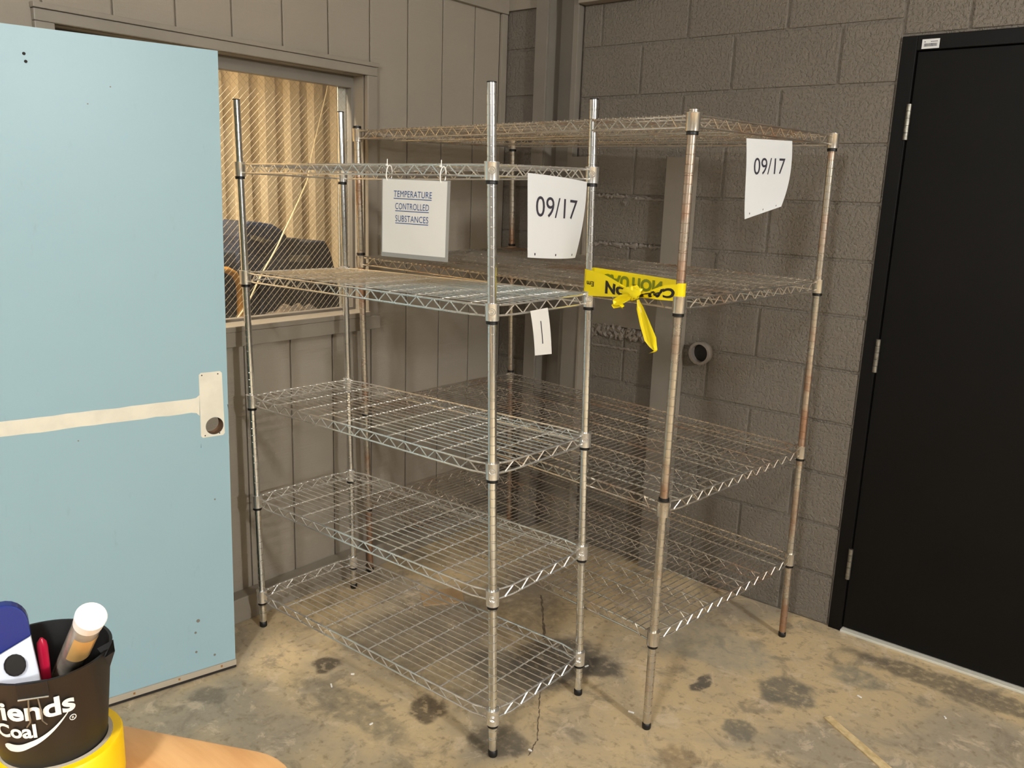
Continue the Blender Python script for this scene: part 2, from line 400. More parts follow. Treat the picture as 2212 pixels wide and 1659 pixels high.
for sgn in (1, -1):
    k = -1.6
    while k < 1.7:
        # line z = zc + sgn*1.25*(y - yc) + k
        yc, zc = (a0+a1)/2, (b0+b1)/2; sl = 1.0*sgn
        ys = sorted([a0, a1] + [yc + (zz - zc - k)/sl for zz in (b0, b1)])
        p, q = ys[1], ys[2]
        if q - p > 0.004 and a0-1e-6 <= p and q <= a1+1e-6:
            zp, zq = zc + sl*(p-yc) + k, zc + sl*(q-yc) + k
            if b0-1e-4 <= min(zp, zq) and max(zp, zq) <= b1+1e-4:
                ms.tube([(gx, p, zp), (gx, q, zq)], 0.00040, 3, False)
        k += 0.026
ms.build('wire_mesh', M_WIRE, win, kind='stuff')

# ---- yard behind the window: corrugated metal, machine, cord
cg = MB(); prof = []; y = -3.4; P_ = 0.152
while y < 0.6:
    prof += [(-1.15, y), (-1.15, y+0.060), (-1.185, y+0.078), (-1.185, y+0.134)]; y += P_
vs_, fs = [], []
for (x, yy) in prof: vs_ += [(x, yy, 0.0), (x, yy, CEIL)]
for k in range(len(prof)-1): fs.append((2*k, 2*k+2, 2*k+3, 2*k+1))
nb = len(vs_)
for (x, yy) in prof: vs_ += [(x-0.012, yy, 0.0), (x-0.012, yy, CEIL)]
for k in range(len(prof)-1): fs.append((nb+2*k, nb+2*k+1, nb+2*k+3, nb+2*k+2))
cg.add(vs_, fs).build('wall_corrugated', M_CORR, kind='structure')
MB().box((-1.6, 0.4, 0), (-0.1, 0.5, CEIL)).build('wall_side', M_BACK, kind='structure')
MB().box((-1.6, -3.5, 0), (-0.1, -3.4, CEIL)).build('wall_yard_end', M_BACK, kind='structure')
MB().box((-0.1045, -0.905, 1.0), (-0.1005, -0.845, 2.4)).build('trim_3', M_PALE, bevel=0.003, kind='structure')

def prism(pts, x0, x1):   # polygon in (y,z) extruded along x
    n = len(pts); v = [(x0, p[0], p[1]) for p in pts] + [(x1, p[0], p[1]) for p in pts]
    f = [tuple(range(n)), tuple(range(2*n-1, n-1, -1))] + [(k, k+n, (k+1) % n + n, (k+1) % n) for k in range(n)]
    return v, f
def rayto(px, py, x):      # used once while laying out things behind the glass at their own depth x
    d = F_ + R_*((px-1106)/FPX) - U_*((py-829.5)/FPX); t = (x - CAM.x)/d.x; return CAM + d*t
mx0 = -0.42
def outline(pp): return [(rayto(a, b, mx0).y, rayto(a, b, mx0).z) for a, b in pp]
mach = empty('machine', (-0.6, -1.2, 0.0), 'dark blue machine with a rounded hood standing behind the wired window', 'machine')
v, f = prism(outline([(420, 545), (516, 543), (530, 560), (560, 640), (560, 760), (420, 760)]), mx0, mx0-0.45)
MB().add(v, f).build('body', M_MACH, mach, bevel=0.012)
v, f = prism(outline([(509, 560), (510, 510), (517, 488), (535, 478), (555, 479), (585, 484), (604, 495), (614, 508), (622, 540), (622, 600), (560, 606), (515, 600)]), mx0+0.02, mx0-0.40)
MB().add(v, f).build('hood', M_MACH2, mach, bevel=0.014)
v, f = prism(outline([(612, 519), (622, 515), (640, 514), (648, 521), (701, 520), (712, 545), (722, 585), (733, 640), (734, 760), (562, 760), (562, 605), (612, 598)]), mx0+0.01, mx0-0.38)
MB().add(v, f).build('tank', M_MACH, mach, bevel=0.010)
v, f = prism(outline([(592, 551), (664, 551), (665, 565), (591, 565)]), mx0+0.018, mx0+0.008)
MB().add(v, f).build('name_plate', M_PLATE, mach)
v, f = prism(outline([(534, 506), (582, 519), (560, 523), (535, 515)]), mx0+0.030, mx0+0.018)
MB().add(v, f).build('hood_stripe', M_PLATE, mach)
pp = [(440, 598), (470, 583), (490, 583), (507, 592), (516, 612), (519, 640), (520, 760)]
MB().tube([rayto(a, b, mx0+0.07) for a, b in pp], 0.014, 10).build('guard_pipe', M_ORANGE, mach, smooth=True)
cd = [(718, 130, -1.0), (705, 200, -0.95), (686, 280, -0.9), (672, 340, -0.8), (664, 390, -0.7), (644, 436, -0.58), (626, 475, -0.46), (612, 503, -0.34), (600, 530, -0.33), (586, 556, -0.33), (566, 590, -0.33), (552, 620, -0.33), (541, 644, -0.33), (524, 672, -0.33), (508, 694, -0.33), (505, 720, -0.33)]
pts = [rayto(a, b, x) for a, b, x in cd]; pts = [Vector((pts[0].x, pts[0].y, CEIL))] + pts + [Vector((-0.33, pts[-1].y-0.02, 1.0))]
MB().tube(pts, 0.0035, 6).build('cord', M_CORD, org=pts[0], smooth=True, label='thin cream cord hanging across the machine behind the window', cat='cord')
# brown debris pile on a ledge behind the glass
dp = MB(); n1, n2 = 26, 10
for j in range(n2+1):
    for i_ in range(n1+1):
        yy = -1.20 + 0.36*i_/n1; e = max(0.0, math.sin(math.pi*i_/n1))**0.6*math.sin(math.pi*j/n2)
        dp.v.append((-0.36 + 0.22*j/n2, yy, 1.05 + (0.085 + 0.012*math.sin(i_*1.1)*math.cos(j) + random.uniform(-.010, .010))*e))
for j in range(n2):
    for i_ in range(n1):
        a = j*(n1+1)+i_; dp.f.append((a, a+1, a+n1+2, a+n1+1))
b_ = len(dp.v); dp.v += [(-0.36, -1.20, 1.0), (-0.36, -0.84, 1.0), (-0.14, -0.84, 1.0), (-0.14, -1.20, 1.0)]
dp.f += [(b_, b_+1, b_+2, b_+3), tuple(list(range(n1+1))[::-1] + [b_, b_+1]), tuple([n2*(n1+1)+q for q in range(n1+1)] + [b_+2, b_+3])]
MB().box((-0.40, -3.0, 0.0), (-0.13, -0.80, 0.999)).build('trim_4', M_TRIM, kind='structure')
dp.build('debris_pile', M_DEBRIS, smooth=True, kind='stuff', label='brown dusty debris heaped behind the bottom of the wired window', cat='debris')

# ---- right wall (concrete block)
wr = MB()
wr.box((0.0, 0.006, 0), (0.204, 0.12, CEIL)); wr.box((0.431, 0.006, 0), (XJ, 0.12, CEIL)); wr.box((0.204, 0.085, 0), (0.431, 0.12, CEIL))
wr.box((XJ, 0.006, 2.18), (2.775, 0.12, CEIL)); wr.box((2.775, 0.006, 0), (XMAX, 0.12, CEIL))
wall_right = wr.build('wall_right', M_BLOCK, kind='structure')
_bm = {}
def block(x0, x1, z0, z1, y=0.0):
    w, h = round(x1-x0, 3), round(z1-z0, 3)
    if (w, h) not in _bm:
        _bm[(w, h)] = MB().box((0.005, 0, 0.005), (w-0.005, 0.05, h-0.005)).mesh('block', M_BLOCK, (0, 0, 0), bevel=0.004)
    instance('block', _bm[(w, h)], wall_right, (x0, y + random.uniform(-0.0008, 0.0008), z0))
for m in range(0, 15):
    z0, z1 = m*B, (m+1)*B
    par = 1 if m % 2 == 0 else 0
    edges = [XJ - B*k for k in range(par, 8, 2) if 0.431+0.03 < XJ-B*k < XJ-1e-6]
    edges = [0.431] + sorted(edges) + [XJ]
    zt = min(z1, 2.411) if m < 12 else z1
    if z0 >= 2.41: continue
    for a, b in zip(edges[:-1], edges[1:]): block(a, b, z0, zt)
    block(0.0, 0.204, z0+0.021 if m else 0.0, min(z1+0.021, 2.425))
    for k in range(8): block(2.775+0.4064*k + (0.2032 if par else 0), 2.775+0.4064*(k+1) + (0.2032 if par else 0), z0, zt)
for k in range(5): block(XJ + 0.2032*k, XJ + 0.2032*(k+1), 2.182, 2.40)
MB().box((0.431, -0.05, 2.411), (1.12, 0.006, CEIL)).build('trim_5', M_TRIM, bevel=0.002, kind='structure')
MB().box((0.0, -0.012, 2.426), (0.19, 0.006, CEIL)).build('trim_6', M_TRIM, bevel=0.002, kind='structure')
MB().box((1.12, -0.004, 2.411), (4.5, 0.006, CEIL)).build('trim_7', M_BLOCK, kind='structure')
# steel column
cl_ = empty('steel_column', (0.31, 0.02, 0), 'painted steel channel column set between the block walls near the corner', 'column')
MB().box((0.196, -0.035, 0), (0.262, -0.024, 2.99)).build('flange', M_STEEL, cl_, bevel=0.002)
MB().box((0.255, -0.024, 0), (0.265, 0.084, 2.99)).build('side_plate', M_STEEL, cl_)
MB().box((0.265, 0.062, 0), (0.400, 0.084, 2.99)).build('web', M_STEEL, cl_)
MB().box((0.396, -0.030, 0), (0.424, 0.084, 2.99)).build('flange', M_STEEL, cl_, bevel=0.002)
# old door jambs left on the wall, sloppy mortar, pipe sleeve
jb = empty('jamb_plate', (0.97, -0.02, 0), 'tall grey steel jamb fixed to the block wall behind the brown rack post', 'jamb', 'old jambs on the block wall')
MB().box((0.905, -0.045, 0.0), (1.012, -0.002, 1.785)).build('face', M_STEEL, jb, bevel=0.002)
MB().box((1.014, -0.052, 0.0), (1.026, -0.002, 1.785)).build('return_flange', M_TRIM, jb, bevel=0.001)
jb = empty('jamb_plate', (0.455, -0.02, 0), 'grey steel jamb on the block wall beside the steel column', 'jamb', 'old jambs on the block wall')
MB().box((0.426, -0.045, 0.0), (0.515, -0.0405, 1.785)).build('face', M_STEEL, jb)
MB().box((0.515, -0.052, 0.0), (0.527, -0.002, 1.785)).build('return_flange', M_TRIM, jb, bevel=0.001)
def ooze(z, x0, x1, amp, seed, rr=0.008, name='mortar_squeeze'):
    rnd = random.Random(seed); mb = MB(); x = x0
    n = int((x1-x0)/0.009); pts = []; rs = []
    for k in range(n+1):
        pts.append((x0+(x1-x0)*k/n, -0.001, z + rnd.uniform(-amp, amp))); rs.append(rr*rnd.uniform(0.55, 1.5))
    mb.tube(pts, rs, 7)
    for _ in range(int(n*0.7)):
        xx = rnd.uniform(x0, x1); r = rr*rnd.uniform(0.5, 1.1); zz = z + rnd.uniform(-amp*2, amp*2)
        mb.lathe([(r*0.1, -r), (r*0.8, -r*0.5), (r, 0), (r*0.7, r*0.6), (r*0.1, r)], 6, (xx, -0.002, zz))
    return mb.build(name, M_CONC, wall_right, smooth=True, kind='stuff')
ooze(1.622, 0.53, 0.70, 0.004, 1); ooze(1.614, 0.745, 0.90, 0.003, 2, 0.006); ooze(1.416, 0.53, 0.90, 0.005, 3)
ooze(1.60, 0.683, 0.700, 0.012, 9, 0.009)
ooze(1.045, 0.53, 0.88, 0.014, 4, 0.015, 'broken_mortar'); ooze(1.025, 0.55, 0.86, 0.010, 5, 0.012, 'broken_mortar'); ooze(0.965, 0.56, 0.80, 0.003, 6, 0.005)
mb = MB().box((0.528, -0.012, 1.062), (0.904, 0.0, 1.21)); mb.build('patch_board', M_STEEL, wall_right, org=(0.7, 0, 1.06), bevel=0.002)
hx, hz = 1.112, 1.004
ps = empty('pipe_sleeve', (hx, 0, hz), 'short open pipe sleeve sticking out of the block wall', 'pipe')
def ringy(r0, r1, y0, y1, n=28):
    mb = MB(); 
    for (r, y) in ((r1, y0), (r1, y1), (r0, y1), (r0, y0)):
        mb.v += [(hx + r*math.cos(2*math.pi*k/n), y, hz + r*math.sin(2*math.pi*k/n)) for k in range(n)]
    for q in range(4):
        for k in range(n):
            mb.f.append((q*n+k, q*n+(k+1) % n, ((q+1) % 4)*n+(k+1) % n, ((q+1) % 4)*n+k))
    return mb
ringy(0.037, 0.047, -0.001, -0.034).build('sleeve', M_CONC, ps, smooth=True)
n = 28; MB().add([(hx + 0.037*math.cos(2*math.pi*k/n), -0.0035, hz + 0.037*math.sin(2*math.pi*k/n)) for k in range(n)], [tuple(range(n))]).build('bore', M_DARKHOLE, ps)

# ---- black door
fr = MB(); D0, D1, DT = 1.7995, 2.722, 2.128
fr.box((XJ+0.002, -0.006, 0.0), (D0-0.003, 0.10, DT+0.050)); fr.box((D1+0.003, -0.006, 0.0), (D1+0.050, 0.10, DT+0.050)); fr.box((D0-0.003, -0.006, DT+0.003), (D1+0.003, 0.10, DT+0.050))
door1 = empty('door_1', (D0, 0.02, 0)); tag(door1, kind='structure')
fr.build('frame', M_BLACKFRAME, door1, bevel=0.002)
MB().box((D0, 0.006, 0.016), (D1, 0.050, DT)).build('leaf', M_BLACK, door1, bevel=0.002)
for (z0, z1) in ((1.842, 1.960), (1.031, 1.153), (0.220, 0.343)):
    h = MB()
    for q in range(5):
        a = z0 + (z1-z0)*q/5; h.lathe([(0.0085, a+0.0006), (0.0085, a+(z1-z0)/5-0.0006)], 12, (D0-0.002, -0.008, 0))
    h.build('hinge', M_HINGE, door1, org=(D0, -0.008, z0), smooth=True)
h = MB().lathe([(0.012, 0), (0.012, 0.03), (0.026, 0.045), (0.028, 0.065), (0.018, 0.075)], 16)
ko = h.build('knob', M_HINGE, door1, org=(0, 0, 0), smooth=True); ko.location = Vector((2.66, 0.006, 0.96)) - ORG[door1.name]; ko.rotation_euler = (math.pi/2, 0, 0)
MB().box((D0-0.003, -0.016, 0.0), (D1+0.003, 0.09, 0.011)).build('threshold', M_PALE, door1, bevel=0.003)
Pl = lambda u, v: Vector((1.812 + 0.054*u, -0.0068, 2.134 + 0.030*v))
st = MB().sheet(Pl, 1, 1, 0.0004).build('sticker', M_PAPER2, org=Pl(0.5, 0), label='small white barcode sticker on the black door frame', cat='sticker')
mb = MB(); rnd = random.Random(3); u = 0.12
while u < 0.86:
    w = rnd.choice((0.012, 0.02, 0.03)); put_bar(mb, Pl, u, u+w, 0.22, 0.55, 0.0004, 1); u += w + rnd.choice((0.012, 0.02))
for k in range(5): put_bar(mb, Pl, 0.5+0.08*k, 0.56+0.08*k, 0.68, 0.76, 0.0004, 1)
put_bar(mb, Pl, 0.12, 0.2, 0.68, 0.76, 0.0004, 1)
mb.build('barcode', M_INK, st)

# ---- floor cracks
def crack(pts, w, name='crack'):
    mb = MB(); rnd = random.Random(len(pts)); P = []
    for a, b in zip(pts[:-1], pts[1:]):
        for k in range(10): P.append(Vector((a[0]+(b[0]-a[0])*k/10 + rnd.uniform(-.0025, .0025), a[1]+(b[1]-a[1])*k/10 + rnd.uniform(-.0025, .0025), 0.0003)))
    for k in range(len(P)-1):
        d = (P[k+1]-P[k]); nn = Vector((-d.y, d.x, 0)).normalized(); a = w*rnd.uniform(0.5, 1.3); b = a
        mb.add([P[k]-nn*a, P[k+1]-nn*b, P[k+1]+nn*b, P[k]+nn*a], [(0, 1, 2, 3)])
    mb.build(name, M_CRACK, fl)
crack([(0.76, -0.57), (0.85, -0.68), (0.961, -0.816), (0.99, -0.85)], 0.0045)
crack([(1.15, -1.08), (1.22, -1.181), (1.26, -1.235), (1.332, -1.337), (1.36, -1.42)], 0.0020)

# ================================================================== RACKS
def rack(name, label, posts, H, ZS, DZ, wire, postm, nribs, deck_dir, zig, rib_truss, ring_top, group):
    """posts: near, left, right, back as (x,y,tx,ty)"""
    def pt(i, z): return Vector((posts[i][0]+posts[i][2]*z, posts[i][1]+posts[i][3]*z, z))
    c = sum((pt(i, 0) for i in range(4)), Vector())/4
    root = empty(name, c, label, 'shelving rack', group)
    for i in range(4):
        prof = [(0.0115, 0.020), (0.0127, 0.024)]; k = 0; z = 0.060
        while z < H-0.02:
            gs = (0.0,) if k % 8 else (-0.0028, 0.0028)
            for g in gs: prof += [(0.0127, z+g-0.0015), (0.0116, z+g-0.0006), (0.0116, z+g+0.0006), (0.0127, z+g+0.0015)]
            k += 1; z += 0.0254
        prof += [(0.0127, H-0.004)]
        sh = lambda zz, i=i: (pt(i, zz).x, pt(i, zz).y)
        p = MB().lathe(prof, 14, shift=sh).build('post', postm, root, org=pt(i, 0), smooth=True)
        MB().lathe([(0.0125, 0.0), (0.0140, 0.003), (0.0140, 0.017), (0.0115, 0.020)], 14, shift=sh).build('foot', M_RUBBER, p, org=pt(i, 0), smooth=True)
        MB().lathe([(0.0131, H-0.004), (0.0131, H-0.001), (0.009, H)], 14, shift=sh).build('cap', M_RUBBER if name == 'chrome_wire_rack' else wire, p, org=pt(i, H), smooth=True)
    for s, zb in enumerate(ZS):
        z_ = [zb + DZ[i] for i in range(4)]
        zt = [z+0.040 for z in z_]; zl = [z+0.012 for z in z_]
        top = [pt(i, zt[i]) for i in range(4)]; low = [pt(i, zl[i]) for i in range(4)]
        mid = sum(top, Vector())/4
        fr = MB()
        # four edges: near-left, near-right, left-back, right-back
        for (a, b) in ((0, 1), (0, 2), (1, 3), (2, 3)):
            d = (top[b]-top[a]); L = d.length; t = d/L
            out = t.cross(Vector((0, 0, 1))); 
            if out.dot((top[a]+top[b])/2 - mid) < 0: out = -out
            oo = -0.006 if (name == 'tarnished_wire_rack' and (a, b) == (0, 1)) else 0.011
            def line(A, Bv, r):
                pts = [A + t*0.018 + out*0.002, A + t*0.030 + out*0.002, A + t*0.070 + out*oo, Bv - t*0.070 + out*oo, Bv - t*0.030 + out*0.002, Bv - t*0.018 + out*0.002]
                fr.tube(pts, r, 6)
            line(top[a], top[b], 0.0030); line(low[a], low[b], 0.0030)
            n = max(2, int(round((L-0.09)/zig))); zz = []
            for k in range(2*n+1):
                f_ = (0.045 + (L-0.09)*k/(2*n))/L
                o = oo if 0.07/L < f_ < 1-0.07/L else 0.006
                A = top[a].lerp(top[b], f_); Bv = low[a].lerp(low[b], f_)
                zz.append((Bv if k % 2 == 0 else A) + out*o)
            fr.tube(zz, 0.0023, 5)
        shelf = fr.build('shelf', wire, root, org=mid, smooth=True)
        for i in range(4):
            p = pt(i, z_[i]); sh = lambda zz, i=i: (pt(i, zz).x, pt(i, zz).y)
            cm = MB().lathe([(0.0165, z_[i]), (0.0188, z_[i]+0.001), (0.0196, z_[i]+0.044), (0.0203, z_[i]+0.0455), (0.0203, z_[i]+0.0475), (0.0165, z_[i]+0.048)], 18, shift=sh)
            tow = Vector((CAM.x-p.x, CAM.y-p.y, 0)).normalized(); sd = tow.cross(Vector((0, 0, 1)))
            if i in (0, 2) and name == 'chrome_wire_rack':   # embossed emblem: ring with a curl inside
                for rr, a0, a1 in ((0.0085, 0, 6.283), (0.0045, 0.6, 5.6)):
                    pts = []
                    for k in range(15):
                        a = a0+(a1-a0)*k/14; q = sd*(rr*math.cos(a)); cz = z_[i]+0.026+rr*math.sin(a)
                        dd = math.sqrt(max(0, 0.0197**2 - (rr*math.cos(a))**2)); pts.append(Vector((pt(i, cz).x, pt(i, cz).y, cz)) + q + tow*dd)
                    cm.tube(pts, 0.0011, 5)
            cm.build('collar', wire, shelf, org=p, smooth=True)
            up = (i, s) in ring_top
            zr = z_[i]+0.049 if up else z_[i]-0.009
            MB().lathe([(0.0150, zr), (0.0160, zr+0.001), (0.0160, zr+0.008), (0.0150, zr+0.009)], 16, shift=sh).build('sleeve', M_RUBBER, shelf, org=p, smooth=True)
        # deck: wires along 'long' (near->left) or 'short' (near->right)
        def S(u, v, dz=0.0):   # u along near->left, v along near->right
            p = top[0].lerp(top[1], u).lerp(top[2].lerp(top[3], u), v); return p + Vector((0, 0, dz))
        Ll = (top[1]-top[0]).length; Ls = (top[2]-top[0]).length
        dk = MB(); cnt = deck_dir[1]; e = 0.009
        for k in range(1, cnt):
            w = k/cnt
            a, b = (S(-e/Ll, w, 0.002), S(1+e/Ll, w, 0.002)) if deck_dir[0] == 'long' else (S(w, -e/Ls, 0.002), S(w, 1+e/Ls, 0.002))
            dk.tube([a, b], 0.0017, 5)
        dk.build('wire_deck', wire, shelf, smooth=True, kind='stuff')
        for k in range(nribs[0]):
            w = nribs[1] + nribs[2]*k
            g = (lambda q, dz: S(w, q, dz)) if deck_dir[0] == 'long' else (lambda q, dz: S(q, w, dz))
            ex = e/Ls if deck_dir[0] == 'long' else e/Ll
            rb = MB().tube([g(-ex, -0.0025), g(1+ex, -0.0025)], 0.0026, 6)
            if k in rib_truss:
                rb.tube([g(-ex, -0.030), g(1+ex, -0.030)], 0.0020, 5)
                nz = int(Ll/0.064); rb.tube([g(q/(2*nz), -0.030 if q % 2 == 0 else -0.003) for q in range(2*nz+1)], 0.0016, 4)
            rb.build('cross_rib', wire, shelf, org=g(0, 0), smooth=True)
    return root, pt

R1P = [(1.2766, -1.4793, -0.0421, 0.0033), (0.1452, -1.4888, -0.0322, 0.0024), (1.2823, -1.05, -0.0307, -0.0016), (0.1477, -1.0531, -0.0325, 0.0041)]
R2P = [(1.5479, -1.0564, 0.0135, -0.0251), (0.0804, -0.9028, -0.0038, -0.0285), (1.6409, -0.2032, 0.0023, -0.0343), (0.1632, -0.0597, -0.003, -0.033)]
r1, pt1 = rack('chrome_wire_rack', 'shiny chrome wire shelving rack with five shelves and tall post ends, nearest the camera', R1P, 1.8955,
    [1.6482, 1.2854, 0.8471, 0.4731, 0.1007], [0.0029, -0.003, 0.0083, -0.0082], M_CWIRE, M_CHROME,
    (9, 0.085, 0.0968), ('long', 15), 0.066, (), (), 'wire shelving racks in the corner')
r2, pt2 = rack('tarnished_wire_rack', 'deep tarnished brownish wire shelving rack with four shelves against the block wall', R2P, 1.8502,
    [1.7996, 1.3202, 0.7202, 0.2987], [-0.0057, -0.0073, 0.0001, 0.0129], M_RWIRE, M_RPOST,
    (7, 0.085, 0.1295), ('short', 58), 0.060, (1, 2, 4, 5), {(1, 0), (1, 1), (3, 1), (3, 2), (0, 2)}, 'wire shelving racks in the corner')

# ================================================================== BLUE DOOR LEAF
dP = Vector((0.314, -1.717, 0.012)); dd = Vector((-0.22, -0.9755, 0)).normalized(); dn = Vector((0.9755, -0.22, 0)).normalized()
def DP(u, z, o=0.0): return dP + dd*(u - 0.0125*z) + dn*o + Vector((0, 0, z-0.012))
DW = 1.22; DH = 2.0
bd = empty('door_leaf', dP + dd*0.6, 'light blue door leaf standing open in front of the wired window', 'door')
def dslab(u0, u1, z0, z1, o0, o1): 
    P = [DP(u, z, o) for o in (o0, o1) for (u, z) in ((u0, z0), (u1, z0), (u1, z1), (u0, z1))]
    return MB().add(P, [(0,1,2,3),(7,6,5,4),(0,4,5,1),(1,5,6,2),(2,6,7,3),(3,7,4,0)])
# panel with a round lock bore: build as strip around the hole
HU, HZ, HR = 0.045, 0.866, 0.028
mb = MB(); n = 32
u0, u1, z0, z1 = 0.0, 0.09, 0.80, 0.93
dslab(u1, DW, 0.012, DH, -0.044, 0.0).build('panel', M_BLUE, bd)
mb = dslab(u0, u1, 0.012, z0, -0.044, 0.0); mb2 = dslab(u0, u1, z1, DH, -0.044, 0.0); mb.add(mb2.v, mb2.f)
for o in (0.0, -0.044):
    ring = [DP(HU + HR*math.cos(2*math.pi*k/n), HZ + HR*math.sin(2*math.pi*k/n), o) for k in range(n)]
    sq = []
    for k in range(n):
        a = 2*math.pi*k/n; ca, sa = math.cos(a), math.sin(a)
        tx = ((u1-HU) if ca > 0 else (HU-u0))/max(abs(ca), 1e-6); tz = ((z1-HZ) if sa > 0 else (HZ-z0))/max(abs(sa), 1e-6); t = min(tx, tz)
        sq.append(DP(HU + ca*t, HZ + sa*t, o))
    mb.add(ring + sq, [(k, (k+1) % n, n+(k+1) % n, n+k) for k in range(n)])
MB().add([DP(HU + HR*math.cos(2*math.pi*k/n), HZ + HR*math.sin(2*math.pi*k/n), o) for o in (0.0, -0.044) for k in range(n)], [(k, n+k, n+(k+1) % n, (k+1) % n) for k in range(n)]).build('lock_bore', plain('bare_core', srgb(112, 84, 60), 0.8), bd)
mb.add([DP(u0, z0, 0), DP(u0, z1, 0), DP(u0, z1, -0.044), DP(u0, z0, -0.044)], [(0, 1, 2, 3)])
mb.build('lock_stile', M_BLUE, bd)
# white unpainted silhouette of the removed exit bar
def plate(poly, th=0.0008):
    n_ = len(poly); V = [DP(u, z, 0.0002) for u, z in poly] + [DP(u, z, th) for u, z in poly]
    return MB().add(V, [tuple(range(n_)), tuple(range(2*n_-1, n_-1, -1))] + [(k, (k+1) % n_, (k+1) % n_+n_, k+n_) for k in range(n_)])
rnd = random.Random(5)
poly = []
for k in range(24): poly.append((0.086 + 0.03 + (DW-0.30-0.116)*k/23, 0.962 + rnd.uniform(-.0012, .0012)))
poly2 = [(p[0], p[1]-0.044 + rnd.uniform(-.0015, .0015)) for p in poly]
plate([(0.089, 0.972), (0.100, 0.964)] + poly + poly2[::-1] + [(0.100, 0.915), (0.091, 0.905)]).build('bar_mark', M_WHITE, bd)
# plate mark with hole: left piece, right piece round the bore
PU0, PU1, PZ0, PZ1 = 0.026, 0.089, 0.832, 1.042
arc = lambda a0, a1, m_=14: [(HU + (HR+0.0005)*math.cos(a0+(a1-a0)*k/m_), HZ + (HR+0.0005)*math.sin(a0+(a1-a0)*k/m_)) for k in range(m_+1)]
PUa = HU - HR - 0.004
plate([(HU, PZ0), (PU1-0.006, PZ0), (PU1, PZ0+0.006), (PU1, PZ1-0.006), (PU1-0.006, PZ1), (HU, PZ1)] + arc(math.pi/2, -math.pi/2)).build('plate_mark', M_WHITE, bd)
plate([(HU, PZ1), (PUa+0.010, PZ1), (PUa+0.004, PZ1-0.006), (PUa, PZ0+0.006), (PUa+0.006, PZ0), (HU, PZ0)] + arc(-math.pi/2, -math.pi*3/2)).build('plate_mark', M_WHITE, bd)
def dot(u, z, r, m, name='screw_hole'):
    plate([(u + r*math.cos(2*math.pi*k/8), z + r*math.sin(2*math.pi*k/8)) for k in range(8)], 0.0012).build(name, m, bd, org=DP(u, z))
for (u, z) in ((0.505, 1.932), (0.502, 1.913)): dot(u, z, 0.0042, M_DARKHOLE)
for (u, z) in ((0.080, 1.034), (0.030, 1.034), (0.076, 0.838), (0.030, 0.840)): dot(u, z, 0.0022, M_DARKHOLE)
for (u, z, r) in ((0.44, 0.878, 0.0022), (0.052, 0.62, 0.0028), (0.30, 1.87, 0.002), (0.36, 1.82, 0.002), (0.12, 0.21, 0.006), (0.13, 0.17, 0.004), (0.13, 0.10, 0.004), (0.07, 0.07, 0.004)): dot(u, z, r, M_STEEL, 'scuff')
dslab(-0.001, DW, 0.0125, 0.032, 0.0005, 0.007).build('door_sweep', M_CORE, bd, bevel=0.001)
MB().add(*(lambda q: (q.v, q.f))(dslab(0.0, DW, 0.004, 0.0125, -0.03, 0.006))).build('sweep_strip', M_DARKHOLE, bd)
for u in (0.05, 0.19, 0.33, 0.47, 0.61, 0.75, 0.9, 1.05):
    c_ = DP(u, 0.024, 0.0075); MB().obox(c_, dd*0.003, Vector((0, 0, 0.003)), dn*0.0012).build('screw', M_ORANGE, bd, org=c_)

# ================================================================== PAPERS ON THE RACKS
def bil(TL, TR, BL, BR):
    TL, TR, BL, BR = map(Vector, (TL, TR, BL, BR)); return lambda u, v: BL.lerp(BR, u).lerp(TL.lerp(TR, u), v)
# 09/17 on the chrome rack
b1 = bil((1.243, -1.372, 1.675), (1.243, -1.096, 1.660), (1.243, -1.359, 1.453), (1.243, -1.113, 1.442))
def P1(u, v):
    p = b1(u, v); e = max(0, u-0.55)/0.45*(1-v)
    return p + Vector((0.004*math.sin(3*u)*v - 0.016*e*e + 0.004*math.sin(u*math.pi)*(1-v), 0.012*u*(v*(1-v))*2, 0.004*math.sin(u*math.pi)*(1 if v > .5 else -1)*abs(v-.5)))
pp1 = MB().sheet(P1, 18, 14).build('paper_sign', M_PAPER2, org=P1(0.5, 0), smooth=True, label='white paper reading 09/17 hung on the end of the chrome rack', cat='paper sign')
mb = MB(); put_text(mb, '09/17', P1, 0.125, 0.835, 0.50, 0.745, 0.0008); mb.build('lettering', M_INK, pp1)
mb = MB()
for u in (0.12, 0.49, 0.86): put_disc(mb, P1, u, 0.045, 0.011, 0.016, 0.0007)
mb.build('punched_hole', M_INK, pp1)
# 09/17 on the tarnished rack
nE = Vector((0.9966, -0.0818, 0))
b2 = bil((1.610, -0.860, 1.793), (1.633, -0.586, 1.803), (1.611, -0.852, 1.581), (1.628, -0.646, 1.589))
b2c = [Vector(x) for x in ((1.610, -0.860, 1.793), (1.633, -0.588, 1.803))]
def P2(u, v):
    p = b2c[0].lerp(b2c[1], u) + Vector((0, 0, -0.212*(1-v)))
    w = (1-v); bend = w*w*w
    q = p + nE*(0.010*math.sin(v*math.pi*0.9) + 0.0) - Vector((-0.55, 0.83, 0))*0.0
    # lower edge swings out to the side and curls
    q += Vector((0.018*bend, -0.030*bend*u*1.6 + 0.004*bend, 0.018*bend*u - 0.010*bend*(1-u)))
    q += Vector((0.0, -0.026*u*w*w, 0.0))
    return q
pp2 = MB().sheet(P2, 16, 18).build('paper_sign', M_PAPER2, org=P2(0.5, 0), smooth=True, label='white curled paper reading 09/17 hung on the end of the tarnished rack', cat='paper sign')
mb = MB(); put_text(mb, '09/17', P2, 0.155, 0.845, 0.535, 0.755, 0.0008); mb.build('lettering', M_INK, pp2)
mb = MB()
for u in (0.12, 0.47, 0.82): put_disc(mb, P2, u, 0.05, 0.009, 0.014, 0.0007, 8)
mb.build('punched_hole', M_INK, pp2)
